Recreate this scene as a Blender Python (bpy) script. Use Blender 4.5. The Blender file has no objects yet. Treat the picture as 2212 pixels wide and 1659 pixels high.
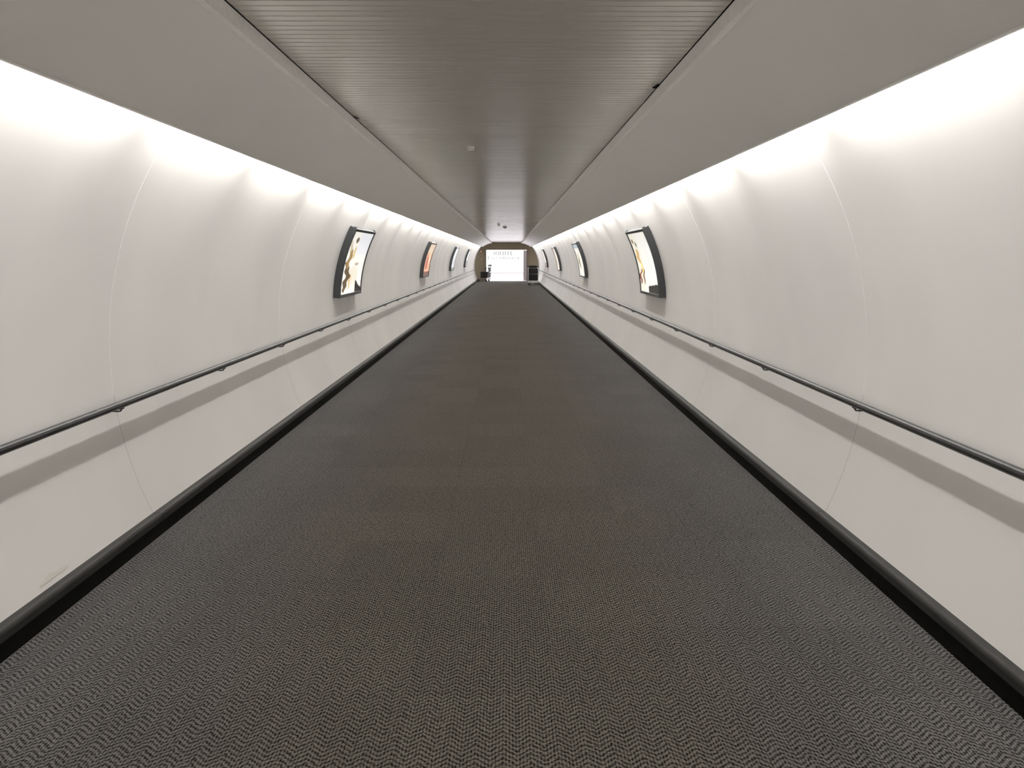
import bpy, bmesh, math, random
from mathutils import Vector, Matrix
random.seed(7)
S = bpy.context.scene
C = S.collection
PI = math.pi
R, CZ = 2.07, 0.94          # tube radius, tube centre height
Y0, Y1 = -6.0, 50.0         # tunnel start / end
SEAM0, PITCH = 4.12, 3.1

# ------------------------------------------------------------------ materials
def new_mat(name):
    m = bpy.data.materials.new(name); m.use_nodes = True
    nt = m.node_tree
    return m, nt, nt.nodes['Principled BSDF']
def plain(name, col, rough=0.5, metal=0.0, noise=0.06, nscale=30, bump=0.0, emit=None, es=0, spec=0.5):
    m, nt, b = new_mat(name)
    b.inputs['Roughness'].default_value = rough
    b.inputs['Metallic'].default_value = metal
    b.inputs['Specular IOR Level'].default_value = spec
    tc = nt.nodes.new('ShaderNodeTexCoord')
    n = nt.nodes.new('ShaderNodeTexNoise'); n.inputs['Scale'].default_value = nscale; n.inputs['Detail'].default_value = 4
    nt.links.new(tc.outputs['Object'], n.inputs['Vector'])
    r = nt.nodes.new('ShaderNodeValToRGB')
    r.color_ramp.elements[0].position = 0.3; r.color_ramp.elements[1].position = 0.7
    r.color_ramp.elements[0].color = (*[c*(1-noise) for c in col], 1)
    r.color_ramp.elements[1].color = (*[min(1, c*(1+noise)) for c in col], 1)
    nt.links.new(n.outputs['Fac'], r.inputs['Fac'])
    nt.links.new(r.outputs['Color'], b.inputs['Base Color'])
    if bump:
        bp = nt.nodes.new('ShaderNodeBump'); bp.inputs['Strength'].default_value = bump; bp.inputs['Distance'].default_value = 0.01
        nt.links.new(n.outputs['Fac'], bp.inputs['Height']); nt.links.new(bp.outputs['Normal'], b.inputs['Normal'])
    if emit:
        b.inputs['Emission Color'].default_value = (*emit, 1); b.inputs['Emission Strength'].default_value = es
    return m

def wall_material():
    m, nt, b = new_mat('satin_wall')
    tc = nt.nodes.new('ShaderNodeTexCoord')
    mp = nt.nodes.new('ShaderNodeMapping'); mp.inputs['Scale'].default_value = (0.6, 0.9, 0.6)
    nt.links.new(tc.outputs['Object'], mp.inputs['Vector'])
    big = nt.nodes.new('ShaderNodeTexNoise'); big.inputs['Scale'].default_value = 1.2; big.inputs['Detail'].default_value = 3; big.inputs['Roughness'].default_value = 0.45
    nt.links.new(mp.outputs[0], big.inputs['Vector'])
    r = nt.nodes.new('ShaderNodeValToRGB')
    r.color_ramp.elements[0].position = 0.32; r.color_ramp.elements[1].position = 0.68
    r.color_ramp.elements[0].color = (0.735, 0.715, 0.69, 1); r.color_ramp.elements[1].color = (0.825, 0.80, 0.765, 1)  # cloudy pearly sheen on the walls, painted into the base colour
    nt.links.new(big.outputs['Fac'], r.inputs['Fac']); nt.links.new(r.outputs['Color'], b.inputs['Base Color'])
    b.inputs['Roughness'].default_value = 0.43
    b.inputs['Specular IOR Level'].default_value = 0.65
    n2 = nt.nodes.new('ShaderNodeTexNoise'); n2.inputs['Scale'].default_value = 1.4; n2.inputs['Detail'].default_value = 1
    nt.links.new(tc.outputs['Object'], n2.inputs['Vector'])
    bp = nt.nodes.new('ShaderNodeBump'); bp.inputs['Strength'].default_value = 0.25; bp.inputs['Distance'].default_value = 0.02
    nt.links.new(n2.outputs['Fac'], bp.inputs['Height']); nt.links.new(bp.outputs['Normal'], b.inputs['Normal'])
    return m

def carpet_material():
    m, nt, b = new_mat('herringbone_carpet')
    N, L = nt.nodes, nt.links
    tc = N.new('ShaderNodeTexCoord'); sp = N.new('ShaderNodeSeparateXYZ'); L.new(tc.outputs['Object'], sp.inputs[0])
    x, y = sp.outputs[0], sp.outputs[1]
    def M(op, a, bb=None, c=None, clamp=False):
        n = N.new('ShaderNodeMath'); n.operation = op; n.use_clamp = clamp
        for i, v in enumerate((a, bb, c)):
            if v is None: continue
            if isinstance(v, (int, float)): n.inputs[i].default_value = v
            else: L.new(v, n.inputs[i])
        return n.outputs[0]
    pp = M('PINGPONG', x, 0.044)
    wn0 = N.new('ShaderNodeTexNoise'); wn0.inputs['Scale'].default_value = 46; wn0.inputs['Detail'].default_value = 2
    L.new(tc.outputs['Object'], wn0.inputs['Vector'])
    v = M('ADD', M('ADD', y, M('MULTIPLY', pp, 0.8)), M('MULTIPLY', M('SUBTRACT', wn0.outputs['Fac'], .5), .020))
    s = M('SINE', M('MULTIPLY', v, 2*PI/0.0225))
    cols = M('SINE', M('MULTIPLY', x, 2*PI/0.011))
    n = N.new('ShaderNodeTexNoise'); n.inputs['Scale'].default_value = 130; n.inputs['Detail'].default_value = 3
    L.new(tc.outputs['Object'], n.inputs['Vector'])
    g = M('MULTIPLY', M('SUBTRACT', n.outputs['Fac'], 0.5), 4.8)
    tot = M('ADD', M('ADD', M('MULTIPLY', s, 0.78), M('MULTIPLY', cols, 0.45)), g)
    fac = M('MULTIPLY_ADD', tot, 0.52, 0.49, clamp=True)
    tx = M('FLOOR', M('ADD', M('DIVIDE', x, 0.5), 0.5)); ty = M('FLOOR', M('DIVIDE', y, 0.5))
    cv = N.new('ShaderNodeCombineXYZ'); L.new(tx, cv.inputs[0]); L.new(ty, cv.inputs[1])
    wn = N.new('ShaderNodeTexWhiteNoise'); wn.noise_dimensions = '2D'; L.new(cv.outputs[0], wn.inputs['Vector'])
    ln = N.new('ShaderNodeTexNoise'); ln.inputs['Scale'].default_value = 1.1; ln.inputs['Detail'].default_value = 3
    L.new(tc.outputs['Object'], ln.inputs['Vector'])
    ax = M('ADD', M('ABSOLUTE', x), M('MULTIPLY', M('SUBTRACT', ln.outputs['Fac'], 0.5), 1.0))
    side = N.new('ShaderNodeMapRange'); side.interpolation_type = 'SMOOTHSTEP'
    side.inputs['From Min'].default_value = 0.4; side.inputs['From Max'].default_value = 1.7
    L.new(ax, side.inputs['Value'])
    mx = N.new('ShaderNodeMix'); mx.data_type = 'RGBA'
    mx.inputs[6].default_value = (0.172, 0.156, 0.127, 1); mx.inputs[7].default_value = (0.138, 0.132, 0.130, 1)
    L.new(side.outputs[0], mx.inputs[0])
    dk = N.new('ShaderNodeMix'); dk.data_type = 'RGBA'
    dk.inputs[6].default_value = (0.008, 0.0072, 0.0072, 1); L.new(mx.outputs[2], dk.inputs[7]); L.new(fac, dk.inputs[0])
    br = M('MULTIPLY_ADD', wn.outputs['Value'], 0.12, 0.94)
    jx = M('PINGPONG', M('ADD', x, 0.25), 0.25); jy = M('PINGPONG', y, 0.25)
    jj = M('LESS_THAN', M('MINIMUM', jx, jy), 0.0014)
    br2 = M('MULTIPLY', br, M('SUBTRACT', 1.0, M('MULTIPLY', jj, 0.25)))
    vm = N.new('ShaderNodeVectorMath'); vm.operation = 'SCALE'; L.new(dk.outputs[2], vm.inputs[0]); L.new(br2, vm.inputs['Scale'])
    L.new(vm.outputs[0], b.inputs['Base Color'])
    b.inputs['Roughness'].default_value = 0.95
    b.inputs['Specular IOR Level'].default_value = 0.1
    bp = N.new('ShaderNodeBump'); bp.inputs['Strength'].default_value = 0.6; bp.inputs['Distance'].default_value = 0.003
    L.new(fac, bp.inputs['Height']); L.new(bp.outputs['Normal'], b.inputs['Normal'])
    return m

def poster_material():
    m, nt, b = new_mat('backlit_print')
    a = nt.nodes.new('ShaderNodeVertexColor'); a.layer_name = 'Col'
    nt.links.new(a.outputs['Color'], b.inputs['Base Color']); nt.links.new(a.outputs['Color'], b.inputs['Emission Color'])
    b.inputs['Emission Strength'].default_value = 0.8
    b.inputs['Roughness'].default_value = 0.3
    b.inputs['Specular IOR Level'].default_value = 0.25
    return m

M_wall = wall_material()
M_seam = plain('seam_filler_light', (0.88, 0.865, 0.84), 0.5)
M_seamd = plain('seam_filler_dark', (0.40, 0.38, 0.35), 0.6)
M_carpet = carpet_material()
M_ceil = plain('brushed_metal_slat', (0.72, 0.685, 0.635), 0.23, 0.42, 0.02, 5)
M_soffit = plain('painted_soffit', (0.95, 0.925, 0.89), 0.36, 0.0, 0.02, 2)
M_lip = plain('soffit_edge_trim', (0.90, 0.875, 0.84), 0.4)
M_skirt = plain('rubber_bumper', (0.012, 0.0115, 0.0105), 0.55, 0, 0.15, 20, spec=.25)
M_skirt2 = plain('dark_kick_face', (0.005, 0.005, 0.0046), 0.8, 0, 0.15, 20, spec=.05)
M_black = plain('black_gap', (0.004, 0.004, 0.004), 0.8, spec=.05)
M_rail = plain('charcoal_metal', (0.008, 0.0085, 0.0095), 0.35, 0.1, spec=.4)
M_brk = plain('bracket_black', (0.008, 0.008, 0.0085), 0.5, 0.2)
M_frame = plain('lightbox_frame', (0.018, 0.020, 0.022), 0.4, 0.2)
M_poster = poster_material()
M_beige = plain('beige_paint', (0.27, 0.22, 0.145), 0.6)
M_white = plain('white_paint', (0.86, 0.85, 0.85), 0.5)
M_sign = plain('lit_sign_panel', (0.85, 0.86, 0.88), 0.4, emit=(1, .98, .97), es=1.2)
M_letter = plain('grey_letters', (0.015, 0.015, 0.016), 0.6, spec=.2)
M_lfloor = plain('lobby_floor', (0.82, 0.78, 0.84), 0.25)
M_wood = plain('red_brown_wood', (0.035, 0.009, 0.005), 0.5, spec=.2)
M_plastic = plain('white_plastic', (0.85, 0.85, 0.83), 0.4)
M_grey = plain('grey_plastic', (0.10, 0.08, 0.075), 0.5)
M_lgrey = plain('sign_rail_grey', (0.30, 0.28, 0.28), 0.5)
M_red = plain('red_plastic', (0.55, 0.05, 0.03), 0.4)
M_chrome = plain('trolley_metal', (0.62, 0.62, 0.62), 0.3, 0.7)
M_blackp = plain('black_plastic', (0.006, 0.006, 0.007), 0.5, spec=.2)
M_tyre = plain('black_tyre', (0.006, 0.006, 0.006), 0.7)
M_back = plain('back_paint', (0.75, 0.73, 0.70), 0.6)

# ------------------------------------------------------------------ mesh helpers
class MB:
    def __init__(s): s.v = []; s.f = []; s.m = []
    def add(s, vs, fs, mi=0):
        o = len(s.v); s.v += [tuple(v) for v in vs]
        for f in fs: s.f.append(tuple(i+o for i in f)); s.m.append(mi)
    def box(s, x0, x1, y0, y1, z0, z1, mi=0):
        s.add([(x0,y0,z0),(x1,y0,z0),(x1,y1,z0),(x0,y1,z0),(x0,y0,z1),(x1,y0,z1),(x1,y1,z1),(x0,y1,z1)],
              [(0,3,2,1),(4,5,6,7),(0,1,5,4),(1,2,6,5),(2,3,7,6),(3,0,4,7)], mi)
    def tube(s, pts, r, n=10, mi=0):
        pts = [Vector(p) for p in pts]; rings = []
        up = None
        for i, p in enumerate(pts):
            if i == 0: d = pts[1]-p
            elif i == len(pts)-1: d = p-pts[i-1]
            else: d = (pts[i+1]-p).normalized()+(p-pts[i-1]).normalized()
            d.normalize()
            if up is None:
                up = Vector((0,0,1)) if abs(d.z) < .9 else Vector((1,0,0))
            a = up - d*up.dot(d); a.normalize(); up = a; bb = d.cross(a)
            rings.append([p + (a*math.cos(t)+bb*math.sin(t))*r for t in [2*PI*k/n for k in range(n)]])
        vs = [v for rg in rings for v in rg]; fs = []
        for i in range(len(pts)-1):
            for k in range(n):
                fs.append((i*n+k, i*n+(k+1)%n, (i+1)*n+(k+1)%n, (i+1)*n+k))
        fs.append(tuple(range(n))); fs.append(tuple((len(pts)-1)*n+k for k in range(n)))
        s.add(vs, fs, mi)
    def sweep(s, prof, y0, y1, closed=True, mi=0):
        n = len(prof)
        vs = [(x, y0, z) for x, z in prof] + [(x, y1, z) for x, z in prof]
        rng = n if closed else n-1
        fs = [(k, (k+1)%n, n+(k+1)%n, n+k) for k in range(rng)]
        if closed: fs += [tuple(range(n)), tuple(n+k for k in range(n))]
        s.add(vs, fs, mi)
    def arcbox(s, sg, a0, a1, y0, y1, r0, r1, n=14, mi=0):
        vs = []
        for i in range(n+1):
            a = a0+(a1-a0)*i/n
            for r, y in ((r0,y0),(r1,y0),(r1,y1),(r0,y1)):
                vs.append((sg*r*math.cos(a), y, CZ+r*math.sin(a)))
        fs = []
        for i in range(n):
            for k in range(4): fs.append((i*4+k, i*4+(k+1)%4, i*4+4+(k+1)%4, i*4+4+k))
        fs += [(0,1,2,3), tuple(n*4+k for k in range(4))]
        s.add(vs, fs, mi)
    def build(s, name, mats, parent=None, smooth=False, local=False, recalc=True):
        if not isinstance(mats, (list, tuple)): mats = [mats]
        off = Vector((0,0,0))
        if parent is not None and not local:
            off = parent.location.copy()
            if parent.parent: off += parent.parent.location
        me = bpy.data.meshes.new(name)
        me.from_pydata([tuple(Vector(v)-off) for v in s.v], [], s.f)
        for m in mats: me.materials.append(m)
        for p, mi in zip(me.polygons, s.m): p.material_index = mi
        if recalc:
            bm = bmesh.new(); bm.from_mesh(me); bmesh.ops.recalc_face_normals(bm, faces=bm.faces); bm.to_mesh(me); bm.free()
        if smooth:
            for p in me.polygons: p.use_smooth = True
            me.set_sharp_from_angle(angle=math.radians(30))
        o = bpy.data.objects.new(name, me); C.objects.link(o)
        if parent is not None: o.parent = parent
        return o
def tag(o, label=None, cat=None, group=None, kind=None):
    if label: o['label'] = label
    if cat: o['category'] = cat
    if group: o['group'] = group
    if kind: o['kind'] = kind
    return o
def empty(name, loc, label, cat, group=None):
    o = bpy.data.objects.new(name, None); C.objects.link(o); o.location = loc
    o.empty_display_size = 0.1
    return tag(o, label, cat, group)

# ------------------------------------------------------------------ setting
fl = MB(); fl.add([(-2.0,Y0,0),(2.0,Y0,0),(2.0,Y1,0),(-2.0,Y1,0)], [(0,1,2,3)])
tag(fl.build('floor', M_carpet), 'dark herringbone carpet tile floor of the tunnel', kind='structure')

a_lo = -math.asin((CZ-0.105)/R); a_hi = PI/2
seams = [SEAM0 + PITCH*k for k in range(-4, 16) if Y0+.2 < SEAM0+PITCH*k < Y1-.2]
def arcwall(sg, name, label):
    w = MB(); n = 72
    edges = [Y0]+seams+[Y1]
    for i in range(len(edges)-1):
        y0 = edges[i]; y1 = edges[i+1]
        r = R; vs = []
        for k in range(n+1):
            a = a_lo+(a_hi-a_lo)*k/n
            vs += [(sg*r*math.cos(a), y0, CZ+r*math.sin(a)), (sg*r*math.cos(a), y1, CZ+r*math.sin(a))]
        w.add(vs, [(2*k, 2*k+1, 2*k+3, 2*k+2) for k in range(n)], 0)
    am = math.asin((.80-CZ)/R)
    for y in seams:   # raised pale joint strip above the rail, thin dark joint below it
        for a0, a1, hw, rr, mi in ((am, a_hi, .0023, R-.0011, 1), (a_lo, am, .0016, R-.0006, 2)):
            w.arcbox(sg, a0, a1, y-hw, y+hw, rr, R+.001, 48, mi)
    return tag(w.build(name, [M_wall, M_seam, M_seamd], smooth=True), label, kind='structure')
wl = arcwall(-1, 'wall_left', 'curved white satin tunnel wall on the left')
wr = arcwall(1, 'wall_right', 'curved white satin tunnel wall on the right')

pt = MB(); pv = []
ring = [(3.08,.150),(3.13,.149),(3.2,.151),(3.28,.150),(3.31,.157),(3.26,.166),(3.22,.162),(3.17,.174),(3.13,.165),(3.10,.160)]
for y, z in ring: pv.append((-(math.sqrt((R-0.003)**2-(z-CZ)**2)), y, z))
pt.add(pv, [tuple(range(len(pv)))])
tag(pt.build('peeling_patch', plain('bare_patch', (0.72,0.68,0.61), 0.8), wl), 'small torn patch in the wall lining')

# ceiling: transverse metal slats, each very slightly out of true
ce = MB(); w = 0.062; y = Y0; CH = 2.48; NX = 6
while y < Y1:
    t0 = random.uniform(-.0003,.0003); t1 = random.uniform(-.0003,.0003)
    if random.random() < .05: t0 -= .0008
    ye = min(y+w-0.005, Y1); vs = []
    bent = 5.78 < y < 5.842
    for k in range(NX+1):
        x = -0.95+1.9*k/NX
        d0 = t0+random.uniform(-.00006,.00006); d1 = t1+random.uniform(-.00006,.00006)
        if bent and k in (0,1,2): d0 -= 0.0015
        vs += [(x,y,CH+d0+.003),(x,y+.003,CH+d0),(x,ye-.003,CH+d1),(x,ye,CH+d1+.003),(x,min(y+w,Y1),CH+.004)]
    fs = []
    for k in range(NX):
        for j in range(4): fs.append((k*5+j,k*5+j+1,k*5+5+j+1,k*5+5+j))
    ce.add(vs, fs, 0); y += w
tag(ce.build('ceiling', M_ceil, recalc=False), 'strip ceiling of narrow transverse metal slats', kind='structure')

def soffit(sg, name, label):
    pts = []
    p0 = Vector((1.54,2.185)); p1 = Vector((0.955,2.42))
    for k in range(15):
        t = k/14; p = p0.lerp(p1, t); nrm = Vector((0.37,0.93)); p = p+nrm*(0.035*4*t*(1-t)); pts.append((p.x,p.y))
    so = MB()
    edges = [Y0]+seams+[Y1]
    for i in range(len(edges)-1):
        so.sweep([(sg*x,z) for x,z in pts], edges[i]+.0012, edges[i+1]-.0012, closed=False, mi=0)
    so.sweep([(sg*x,z+.003) for x,z in pts], Y0, Y1, closed=False, mi=1)
    so.sweep([(sg*1.536,2.18),(sg*1.545,2.18),(sg*1.545,2.20),(sg*1.536,2.20)], Y0, Y1, mi=1)
    so.sweep([(sg*.935,2.415),(sg*.962,2.415),(sg*.962,2.424),(sg*.948,2.424),(sg*.948,2.49),(sg*.935,2.49)], Y0, Y1, mi=1)
    so.sweep([(sg*.931,2.477),(sg*.936,2.477),(sg*.936,2.482),(sg*.931,2.482)], Y0, Y1, mi=2)
    return tag(so.build(name, [M_soffit, M_lip, M_black], smooth=True), label, kind='structure')
soffit(-1, 'trim_1', 'grey curved soffit panel along the left of the ceiling')
soffit(1, 'trim_2', 'grey curved soffit panel along the right of the ceiling')

def skirt(sg, name, label):
    lower = [(1.90,0.0),(1.858,0.0),(1.858,0.078),(1.90,0.078)]
    prof = [(1.93,0.078),(1.853,0.078)]
    for k in range(10):
        a = PI - PI/2*k/9
        prof.append((1.876+.023*math.cos(a), 0.103+.023*math.sin(a)))
    prof += [(1.93,0.124)]
    b = MB(); edges = [Y0]+seams+[Y1]
    for i in range(len(edges)-1):
        b.sweep([(sg*x,z) for x,z in prof], edges[i]+.002, edges[i+1]-.002, mi=0)
    b.sweep([(sg*x,z) for x,z in lower], Y0, Y1, mi=2)
    b.sweep([(sg*(x+.003),z-.003 if z>.01 else z) for x,z in prof[1:-1]+[(1.93,.1)]], Y0, Y1, mi=1)
    b.sweep([(sg*1.910,.122),(sg*1.93,.122),(sg*1.925,.136),(sg*1.910,.131)], Y0, Y1, mi=1)
    return tag(b.build(name, [M_skirt, M_black, M_skirt2], smooth=True), label, kind='structure')
skirt(-1, 'baseboard_left', 'black rounded bumper skirting along the left wall')
skirt(1, 'baseboard_right', 'black rounded bumper skirting along the right wall')

ew = MB(); HW, OH = 1.32, 2.0
ew.box(-2.3,-HW,Y1,Y1+.25,0,3.1); ew.box(HW,2.3,Y1,Y1+.25,0,3.1); ew.box(-HW,HW,Y1,Y1+.25,OH,3.1)
tag(ew.build('wall_end', M_beige), 'beige end wall with a wide rectangular opening', kind='structure')
bw = MB(); bw.box(-2.3,2.3,Y0-.1,Y0,-.05,3.1)
tag(bw.build('wall_back', M_back), kind='structure')
tr = MB()
tr.box(-HW-.03,-HW,Y1-.02,Y1,0,OH+.03); tr.box(HW,HW+.03,Y1-.02,Y1,0,OH+.03); tr.box(-HW,HW,Y1-.02,Y1,OH,OH+.03)
tag(tr.build('trim_3', plain('dark_frame', (0.06,0.045,0.035), .4)), 'dark frame around the far opening', kind='structure')

YL = 62.0
lf = MB(); lf.add([(-3.5,Y1,0),(3.5,Y1,0),(3.5,YL,0),(-3.5,YL,0)], [(0,1,2,3)])
tag(lf.build('floor.001', M_lfloor), 'pale shiny floor beyond the far opening', kind='structure')
lc = MB(); lc.box(-3.5,3.5,Y1+.25,YL,2.7,2.8); tag(lc.build('ceiling.001', M_white), kind='structure')
lw = MB(); lw.box(-3.6,-3.5,Y1+.25,YL,0,2.8); tag(lw.build('wall_lobby_left', M_white), kind='structure')
lw = MB(); lw.box(3.5,3.6,Y1+.25,YL,0,2.8); tag(lw.build('wall_lobby_right', M_white), kind='structure')
lw = MB(); lw.box(-3.6,3.6,YL,YL+.1,0,2.8); tag(lw.build('wall_far', M_white), kind='structure')
d = empty('door_1', (1.30,Y1+.27,0), 'red brown door leaf standing open in the far opening', 'door'); del d['category']; d['kind'] = 'structure'
lm = MB(); lm.box(-0.85,0,0,.045,.01,1.98); lf2 = lm.build('door_leaf', M_wood, d, local=True)
hb = MB(); hb.tube([(-.78,-.0,1.0),(-.78,-.05,1.0),(-.68,-.05,1.0)], .01); hb.build('door_handle', M_chrome, d, local=True)
d.rotation_euler.z = math.radians(-77)

# ------------------------------------------------------------------ sign with serif letters
def glyphs():
    T, t = .19, .11
    def st(x0,y0,x1,y1,w): return ('s',x0,y0,x1,y1,max(w,.105))
    G = {}
    ser = lambda x,y,w=.34: st(x-w/2,y,x+w/2,y,.06)
    G['I'] = (.36,[st(.18,0,.18,1,T),ser(.18,.03),ser(.18,.97)])
    G['L'] = (.66,[st(.2,0,.2,1,T),ser(.2,.97),st(.05,.03,.62,.03,.07),st(.6,.03,.62,.25,.06)])
    G['E'] = (.68,[st(.2,0,.2,1,T),st(.05,.03,.62,.03,.07),st(.05,.97,.6,.97,.07),st(.2,.52,.5,.52,.07),st(.6,.03,.62,.25,.06),st(.58,.97,.6,.78,.06),st(.5,.43,.5,.61,.05)])
    G['F'] = (.62,[st(.2,0,.2,1,T),ser(.2,.03),st(.05,.97,.58,.97,.07),st(.2,.52,.5,.52,.07),st(.57,.97,.58,.78,.06),st(.5,.43,.5,.61,.05)])
    G['T'] = (.76,[st(.38,0,.38,1,T),ser(.38,.03),st(.04,.97,.72,.97,.07),st(.05,.97,.05,.78,.06),st(.71,.97,.71,.78,.06)])
    G['N'] = (.84,[st(.16,0,.16,1,t),st(.68,0,.68,1,t),st(.14,1,.68,0,T),ser(.16,.03,.28),ser(.68,.97,.28)])
    G['A'] = (.82,[st(.12,0,.41,1,t),st(.39,1,.70,0,T),st(.22,.33,.6,.33,.06),ser(.12,.03,.26),ser(.70,.03,.30)])
    G['W'] = (1.12,[st(.1,1,.34,0,T*.9),st(.34,0,.56,1,t),st(.54,1,.78,0,T*.9),st(.78,0,1.02,1,t),ser(.1,.97,.28),ser(1.02,.97,.24),ser(.55,.97,.24)])
    G['K'] = (.80,[st(.2,0,.2,1,T),ser(.2,.03),ser(.2,.97),st(.22,.42,.66,.98,t),st(.34,.55,.70,.02,T*.9),ser(.66,.97,.24),ser(.70,.03,.24)])
    def arc(cx,cy,rx,ry,a0,a1,n=20): return ('a',cx,cy,rx,ry,a0,a1,n)
    G['O'] = (.92,[arc(.46,.5,.38,.47,0,360)])
    G['C'] = (.82,[arc(.46,.5,.38,.47,50,310),st(.71,.98,.71,.76,.06)])
    G['G'] = (.88,[arc(.46,.5,.38,.47,50,310),st(.71,.98,.71,.76,.06),st(.70,.05,.70,.45,T*.9),ser(.70,.45,.28)])
    G['D'] = (.90,[st(.2,0,.2,1,T),st(.05,.03,.42,.03,.07),st(.05,.97,.42,.97,.07),arc(.40,.5,.40,.47,-90,90)])
    G['S'] = (.62,[('p',[(.52,.78),(.50,.90),(.40,.96),(.28,.97),(.16,.92),(.11,.80),(.15,.67),(.30,.56),(.45,.45),(.52,.32),(.50,.15),(.40,.05),(.28,.03),(.14,.08),(.09,.24)])])
    return G
GL = glyphs()
def lay(mb, text, cx, z0, big, small, width, y):
    def h(c): return big if c.isupper() else small
    adv = sum((GL[c.upper()][0]*h(c)*1.12 if c != ' ' else .4*big) for c in text)
    k = width/adv; x = cx-width/2
    def quad(x0,z0_,x1,z1_,w):
        d = Vector((x1-x0,z1_-z0_)); L_ = d.length
        if L_ < 1e-6: return
        n = Vector((-d.y,d.x))/L_*w/2
        p = [(x0+n.x,z0_+n.y),(x1+n.x,z1_+n.y),(x1-n.x,z1_-n.y),(x0-n.x,z0_-n.y)]
        mb.add([(a,y,b) for a,b in p]+[(a,y-.015,b) for a,b in p],[(0,1,2,3),(4,5,6,7),(0,1,5,4),(1,2,6,5),(2,3,7,6),(3,0,4,7)])
    for c in text:
        if c == ' ': x += .4*big*k; continue
        hh = h(c); w_, items = GL[c.upper()]; sx = hh*k
        for it in items:
            if it[0] == 's':
                _,x0,y0,x1,y1,wd = it; quad(x+x0*sx, z0+y0*hh, x+x1*sx, z0+y1*hh, wd*hh)
            elif it[0] == 'a':
                _,ax,ay,rx,ry,a0,a1,n = it
                for q in range(n):
                    ta = math.radians(a0+(a1-a0)*q/n); tb = math.radians(a0+(a1-a0)*(q+1.15)/n)
                    wd = .10+.10*abs(math.cos((ta+tb)/2))
                    quad(x+(ax+rx*math.cos(ta))*sx, z0+(ay+ry*math.sin(ta))*hh, x+(ax+rx*math.cos(tb))*sx, z0+(ay+ry*math.sin(tb))*hh, wd*hh)
            else:
                P = it[1]
                for q in range(len(P)-1):
                    wd = .19 if 5 <= q <= 9 else .12
                    quad(x+P[q][0]*sx, z0+P[q][1]*hh, x+P[q+1][0]*sx, z0+P[q+1][1]*hh, wd*hh)
        x += w_*hh*1.12*k
sg_ = empty('wall_sign', (0,YL-.1,0.28), 'bright white lettered sign panel seen through the opening at the far end', 'sign')
pn = MB(); pn.box(-2.6,2.6,YL-.12,YL-.001,.31,2.55); pn.build('sign_panel', M_sign, sg_)
bb = MB(); bb.box(-2.6,2.6,YL-.15,YL-.001,.27,.31); bb.build('bottom_rail', M_lgrey, sg_)
l1 = MB(); lay(l1, 'SOFITEL', -.32, 1.70, .30, .30, 1.62, YL-.121); l1.build('lettering', M_letter, sg_, recalc=False)
l2 = MB(); lay(l2, 'London Gatwick', -.26, 1.36, .26, .20, 2.60, YL-.121); l2.build('lettering', M_letter, sg_, recalc=False)

# ------------------------------------------------------------------ handrails
RX, RZ = 1.985, .765
def handrail(sg, label):
    root = empty('handrail', (sg*RX, Y0+.3, RZ), label, 'handrail', 'handrails along the tunnel')
    t = MB(); t.tube([(sg*RX,Y0+.3,RZ),(sg*RX,20,RZ),(sg*RX,Y1-.25,RZ)], .0205, 20)
    t.build('rail', M_rail, root, smooth=True)
    yy = 4.03-1.5*3
    while yy < Y1-.5:
        b = MB()
        b.tube([(sg*2.062,yy,.730),(sg*2.01,yy,.727),(sg*(RX+.006),yy,.729),(sg*RX,yy,.735),(sg*RX,yy,RZ-.02)], .005, 8)
        b.box(min(sg*(RX-.010),sg*(RX+.010)),max(sg*(RX-.010),sg*(RX+.010)),yy-.016,yy+.016,RZ-.025,RZ-.019)
        b.tube([(sg*2.063,yy,.730),(sg*2.057,yy,.730)], .012, 14)
        b.build('bracket', M_brk, root, smooth=True)
        yy += 1.5
handrail(-1, 'long dark metal handrail fixed to the left tunnel wall')
handrail(1, 'long dark metal handrail fixed to the right tunnel wall')

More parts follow.
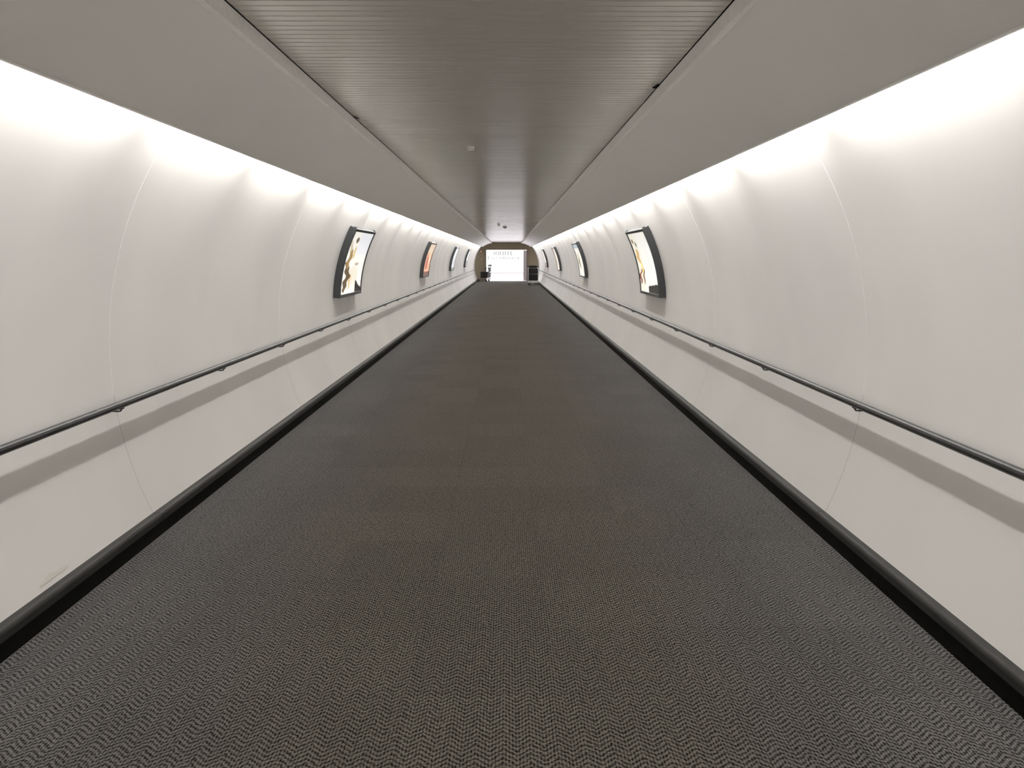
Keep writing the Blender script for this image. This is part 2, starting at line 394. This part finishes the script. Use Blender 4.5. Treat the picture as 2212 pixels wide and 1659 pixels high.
# ------------------------------------------------------------------ curved light boxes
def blob(u,v,cu,cv,ru,rv): return ((u-cu)/ru)**2+((v-cv)/rv)**2 < 1
def paint(kind, u, v):
    # u: 0 near .. 1 far ; v: 0 bottom .. 1 top
    w1 = .03*math.sin(v*17+kind)+.02*math.sin(v*41)
    if kind == 0:
        c = (1.0,.99,.95)
        if v > .62 and u > .4: c = (.95,.95,.97)
        if blob(u+w1,v,.50,.28,.24,.16): c = (.94,.91,.83)
        if blob(u+w1*2,v,.20,.28,.11,.26): c = (.36,.30,.22)
        if blob(u+w1,v,.20,.55,.08,.16): c = (.62,.50,.32)
        if blob(u+w1,v,.33,.66,.05,.11): c = (.86,.76,.52)
        if blob(u,v,.30,.86,.07,.05): c = (.45,.38,.30)
        if blob(u+w1,v,.12,.75,.06,.10): c = (.80,.76,.65)
        if blob(u+w1,v,.38,.18,.04,.12): c = (.9,.76,.52)
        if u > .68 and v < .20-.5*(u-.68)+w1: c = (.14,.12,.12)
        if blob(u,v,.62,.47,.12,.022): c = (.74,.68,.60)
    elif kind == 1:
        c = (1.0,.99,.96)
        if u > .68+w1: c = (.97,.95,.88)
        if blob(u+w1,v,.83,.60,.09,.13): c = (.86,.70,.46)
        if blob(u+w1,v,.77,.40,.06,.10): c = (.95,.87,.52)
        if blob(u+w1*2,v,.90,.25,.06,.14): c = (.56,.32,.25)
        if blob(u+w1,v,.72,.26,.04,.14): c = (.50,.38,.30)
        if blob(u,v,.76,.80,.05,.05): c = (.50,.53,.40)
        if blob(u,v,.9,.86,.05,.045): c = (.58,.47,.38)
        if v < .06+.1*(1-u) and u < .55: c = (.16,.16,.16)
        if blob(u,v,.3,.5,.05,.24): c = (.95,.95,.94)
    elif kind == 2:
        c = (.90,.66,.52)
        if v > .7+w1: c = (.95,.84,.72)
        if blob(u+w1,v,.4,.4,.20,.20): c = (.72,.38,.28)
        if blob(u+w1,v,.7,.55,.14,.2): c = (.98,.88,.76)
        if v < .14: c = (.42,.25,.18)
    elif kind == 3:
        c = (.97,.97,1.0)
        if u < .35+w1: c = (.78,.83,.88)
        if blob(u+w1,v,.6,.35,.10,.26): c = (.30,.32,.36)
        if v < .1: c = (.35,.38,.42)
    elif kind == 4:
        c = (.98,.97,.92)
        if blob(u+w1,v,.65,.45,.20,.27): c = (.80,.75,.62)
        if blob(u+w1,v,.70,.4,.09,.16): c = (.35,.26,.18)
        if v > .86: c = (.7,.76,.8)
    elif kind == 5:
        c = (.95,.93,.88)
        if u > .5+w1: c = (.70,.58,.48)
        if blob(u,v,.7,.6,.12,.16): c = (.9,.83,.72)
    elif kind == 6:
        c = (.84,.87,.88)
        if v < .35+w1: c = (.36,.39,.39)
        if blob(u,v,.5,.6,.2,.2): c = (.98,.98,.95)
    else:
        c = (.93,.91,.85)
        if v < .3+w1: c = (.55,.43,.3)
        if blob(u,v,.4,.62,.16,.18): c = (.5,.53,.4)
    return c
A0, A1 = math.asin((1.05-CZ)/R), math.asin((1.93-CZ)/R)
def lightbox(sg, y0, kind, label):
    y1 = y0+1.38
    root = empty('light_box', (sg*1.99, (y0+y1)/2, 1.05), label, 'light box', 'backlit picture boxes along the tunnel walls')
    f = MB(); fy = .05; fa = .038/R; rf = R-.088; rb = R-.002
    f.arcbox(sg, A0, A1, y0, y0+fy, rf, rb); f.arcbox(sg, A0, A1, y1-fy, y1, rf, rb)
    f.arcbox(sg, A0, A0+fa, y0+fy, y1-fy, rf, rb, 3); f.arcbox(sg, A1-fa, A1, y0+fy, y1-fy, rf, rb, 3)
    f.arcbox(sg, A0+fa, A1-fa, y0+fy, y1-fy, R-.05, rb, 12)
    fo = f.build('frame', M_frame, root)
    bv = fo.modifiers.new('b', 'BEVEL'); bv.width = .003; bv.segments = 2; bv.limit_method = 'ANGLE'; bv.angle_limit = math.radians(50)
    NU, NV = 90, 64; rp = R-.077
    vs = []; fs = []
    for j in range(NV+1):
        a = A0+fa+(A1-A0-2*fa)*j/NV
        for i_ in range(NU+1):
            yy = y0+fy+(y1-y0-2*fy)*i_/NU
            vs.append((sg*rp*math.cos(a), yy, CZ+rp*math.sin(a)))
    for j in range(NV):
        for i_ in range(NU):
            q = j*(NU+1)+i_; fs.append((q,q+1,q+NU+2,q+NU+1))
    m = MB(); m.add(vs, fs); po = m.build('picture_panel', M_poster, root, recalc=False)
    for p in po.data.polygons: p.use_smooth = True
    ca = po.data.color_attributes.new('Col', 'FLOAT_COLOR', 'POINT')
    for q in range(len(vs)):
        u = (q % (NU+1))/NU; v = (q//(NU+1))/NV
        c = paint(kind, u, v); ca.data[q].color = (c[0]**2.4,c[1]**2.4,c[2]**2.4,1)
    for yy in (y0+.03, y1-.03):
        l = MB(); l.arcbox(sg, A1-.002, A1+.006, yy-.025, yy+.025, R-.075, R-.045, 2); l.build('latch', M_brk, root)
    return root
LB = [9.46, 18.75, 28.0, 37.35]
lab_l = ['nearest light box on the left wall, brown and gold figures on white', 'second light box on the left wall, glowing orange and red picture',
         'third light box on the left wall, pale blue and white picture', 'farthest light box on the left wall, grey and white picture']
lab_r = ['nearest light box on the right wall, yellow and red food picture beside white', 'second light box on the right wall, cream picture with a brown patch',
         'third light box on the right wall, half cream and half brown picture', 'farthest light box on the right wall, cream picture above a brown band']
for yb, k, l in zip(LB, (0,2,3,6), lab_l): lightbox(-1, yb, k, l)
for yb, k, l in zip(LB, (1,4,5,7), lab_r): lightbox(1, yb, k, l)

# ------------------------------------------------------------------ little ceiling fittings
def sensor_box(x, y):
    root = empty('ceiling_sensor', (x,y,CH-.026), 'small white rectangular sensor on the slat ceiling left of centre', 'sensor')
    m = MB(); m.box(x-.030,x+.030,y-.035,y+.035,CH-.004,CH+.001); m.build('base_plate', M_plastic, root)
    m = MB(); m.box(x-.026,x+.026,y-.030,y+.030,CH-.026,CH-.004); o = m.build('cover', M_plastic, root)
    b = o.modifiers.new('b','BEVEL'); b.width = .004; b.segments = 3
sensor_box(-.215, 6.75)
def detector(x, y, r, label, mat):
    root = empty('smoke_detector', (x,y,CH-.05), label, 'smoke detector')
    def lathe(prof, n=24):
        m = MB(); vs = [(x+rr*math.cos(2*PI*k/n), y+rr*math.sin(2*PI*k/n), z) for rr, z in prof for k in range(n)]
        fs = [(i_*n+k, i_*n+(k+1)%n, (i_+1)*n+(k+1)%n, (i_+1)*n+k) for i_ in range(len(prof)-1) for k in range(n)]
        fs.append(tuple((len(prof)-1)*n+k for k in range(n))); m.add(vs, fs); return m
    lathe([(r,CH),(r,CH-.012),(r*.9,CH-.018)]).build('base', M_plastic, root, smooth=True)
    lathe([(r*.75,CH-.017),(r*.72,CH-.04),(r*.5,CH-.05),(r*.1,CH-.052)]).build('head', mat, root, smooth=True)
detector(.0, 24.2, .075, 'round dark smoke detector on the ceiling towards the far end', M_grey)
detector(-.17, 22.4, .04, 'tiny pale round detector on the ceiling left of the dark one', M_plastic)
for x, y, rr, l in ((.935,4.38,.005,'black bent clip poking from the right edge of the slat ceiling'), (-.935,5.35,.003,'black bent clip poking from the left edge of the slat ceiling')):
    m = MB(); s_ = -1 if x > 0 else 1
    m.tube([(x+s_*.010,y-.03,2.478),(x+s_*.020,y,2.472),(x+s_*.012,y+.03,2.475),(x+s_*.024,y+.05,2.478)], rr, 6)
    tag(m.build('ceiling_clip', M_black), l, 'clip')

root = empty('fire_alarm', (-1.66,Y1-.06,1.9), 'red round fire alarm on the beige end wall left of the opening', 'fire alarm')
m = MB(); m.tube([(-1.66,Y1,1.9),(-1.66,Y1-.03,1.9)], .075, 20); m.build('base', M_red, root, smooth=True)
m = MB(); m.tube([(-1.66,Y1-.03,1.9),(-1.66,Y1-.07,1.9)], .05, 20); m.build('sounder', plain('alarm_lens',(.9,.6,.45),.3), root, smooth=True)
root = empty('fire_call_point', (-1.62,Y1-.03,1.40), 'small red square call point on the beige end wall below the alarm', 'call point')
m = MB(); m.box(-1.665,-1.575,Y1-.04,Y1,1.355,1.445); m.build('case', M_red, root)
m = MB(); m.box(-1.645,-1.595,Y1-.044,Y1-.04,1.375,1.425); m.build('glass', M_white, root)

# ------------------------------------------------------------------ baggage trolleys
def trolley(loc, rz, label, group=None, bumpers=True):
    root = empty('luggage_trolley', loc, label, 'luggage trolley', group); root.rotation_euler.z = rz
    B = lambda mb, n, m, sm=True: mb.build(n, m, root, smooth=sm, local=True)
    dm = M_chrome if bumpers else M_grey
    m = MB()
    m.tube([(-.27,-.38,.17),(-.25,.30,.13),(-.17,.46,.12),(.17,.46,.12),(.25,.30,.13),(.27,-.38,.17)], .016, 8)
    for yy in (-.25,-.1,.05,.2,.34): m.tube([(-.26,yy,.155),(.26,yy,.155)], .009, 6)
    for xx in (-.12,0,.12): m.tube([(xx,-.36,.165),(xx,.45,.125)], .007, 6)
    B(m, 'platform', dm)
    bm_ = M_plastic if bumpers else M_blackp
    m = MB(); m.box(-.29,.29,-.41,-.375,.14,.20); B(m, 'bumper', bm_, False)
    m = MB(); m.box(-.2,.2,.455,.49,.10,.15); B(m, 'bumper', bm_, False)
    m = MB()
    for s_ in (-1,1):
        m.tube([(s_*.27,-.38,.17),(s_*.275,-.40,.6),(s_*.28,-.44,1.0)], .017, 8)
    for zz in (.42,.62,.88): m.tube([(-.275,-.40-(zz-.6)*.08,zz),(.275,-.40-(zz-.6)*.08,zz)], .011, 6)
    B(m, 'back_frame', dm)
    m = MB(); m.box(-.25,.25,-.425,-.412,.26,.58); m.box(-.25,.25,-.445,-.432,.62,.90); B(m, 'back_panel', M_blackp, False)
    m = MB(); m.tube([(-.31,-.455,1.02),(.31,-.455,1.02)], .03, 12); m.box(-.20,.20,-.50,-.44,.95,1.07); B(m, 'handle', M_blackp)
    m = MB()
    for zz, e in ((.70,.0),(.80,.01),(.92,.02)):
        m.tube([(-.25-e,-.40,zz),(-.25-e,-.18,zz),(.25+e,-.18,zz),(.25+e,-.40,zz)], .006, 6)
    for k in range(9):
        xx = -.24+.06*k; m.tube([(xx,-.395,.70),(xx,-.18,.70),(xx,-.178,.92)], .004, 5)
    B(m, 'basket', M_blackp)
    for wx, wy in ((-.24,-.30),(.24,-.30),(-.15,.36),(.15,.36)):
        m = MB(); m.tube([(wx-.016,wy,.06),(wx+.016,wy,.06)], .06, 18); wo = B(m, 'wheel', M_tyre)
        f = MB()
        for s_ in (-1,1): f.box(wx+s_*.024-.003,wx+s_*.024+.003,wy-.02,wy+.02,.05,.15)
        f.box(wx-.027,wx+.027,wy-.02,wy+.02,.122,.135); fo = f.build('fork', dm, root, local=True)
    if not bumpers:
        m = MB(); m.box(-.22,.22,-.36,.10,.22,.62); B(m, 'hopper', M_blackp, False)
    return root
trolley((1.50,43.15,0), 0, 'nearer luggage trolley parked against the right wall', 'luggage trolleys by the right wall')
trolley((1.50,44.20,0), 0, 'luggage trolley parked behind the nearer one by the right wall', 'luggage trolleys by the right wall')
trolley((-1.50,49.15,0), math.radians(72), 'lone black luggage trolley turned sideways at the far end of the left wall', None, False)

# ------------------------------------------------------------------ lights
def area(name, loc, rot, sx, sy, power, col):
    l = bpy.data.lights.new(name, 'AREA'); l.shape = 'RECTANGLE'; l.size = sx; l.size_y = sy; l.energy = power; l.color = col
    o = bpy.data.objects.new(name, l); C.objects.link(o); o.location = loc; o.rotation_euler = rot; return o
c0 = 4.62-1.55*6; yy = c0
while yy < Y1-.5:
    for s_ in (-1,1):
        area('cove_lamp', (s_*1.533, yy, 2.266), (0, -s_*math.radians(47), 0), .09, 1.36, 18.5, (1.0,.97,.93))
    yy += 1.55
area('lobby_light', (0, 56, 2.68), (0,0,0), 5.5, 10, 560, (1,.975,.97))
w = bpy.data.worlds.new('w'); S.world = w; w.use_nodes = True
w.node_tree.nodes['Background'].inputs[0].default_value = (.5,.5,.5,1); w.node_tree.nodes['Background'].inputs[1].default_value = .05

# ------------------------------------------------------------------ camera
cd = bpy.data.cameras.new('cam'); cd.sensor_width = 36; cd.lens = 1640/2212*36; cd.clip_start = .02; cd.clip_end = 200
cam = bpy.data.objects.new('cam', cd); C.objects.link(cam)
cam.location = (.105, 0, 1.55)
cam.rotation_euler = (math.radians(90-9.50), 0, -math.atan(8/1640))
S.camera = cam
S.view_settings.view_transform = 'Standard'
S.view_settings.look = 'None'
S.view_settings.exposure = -0.12
S.view_settings.gamma = 1.22
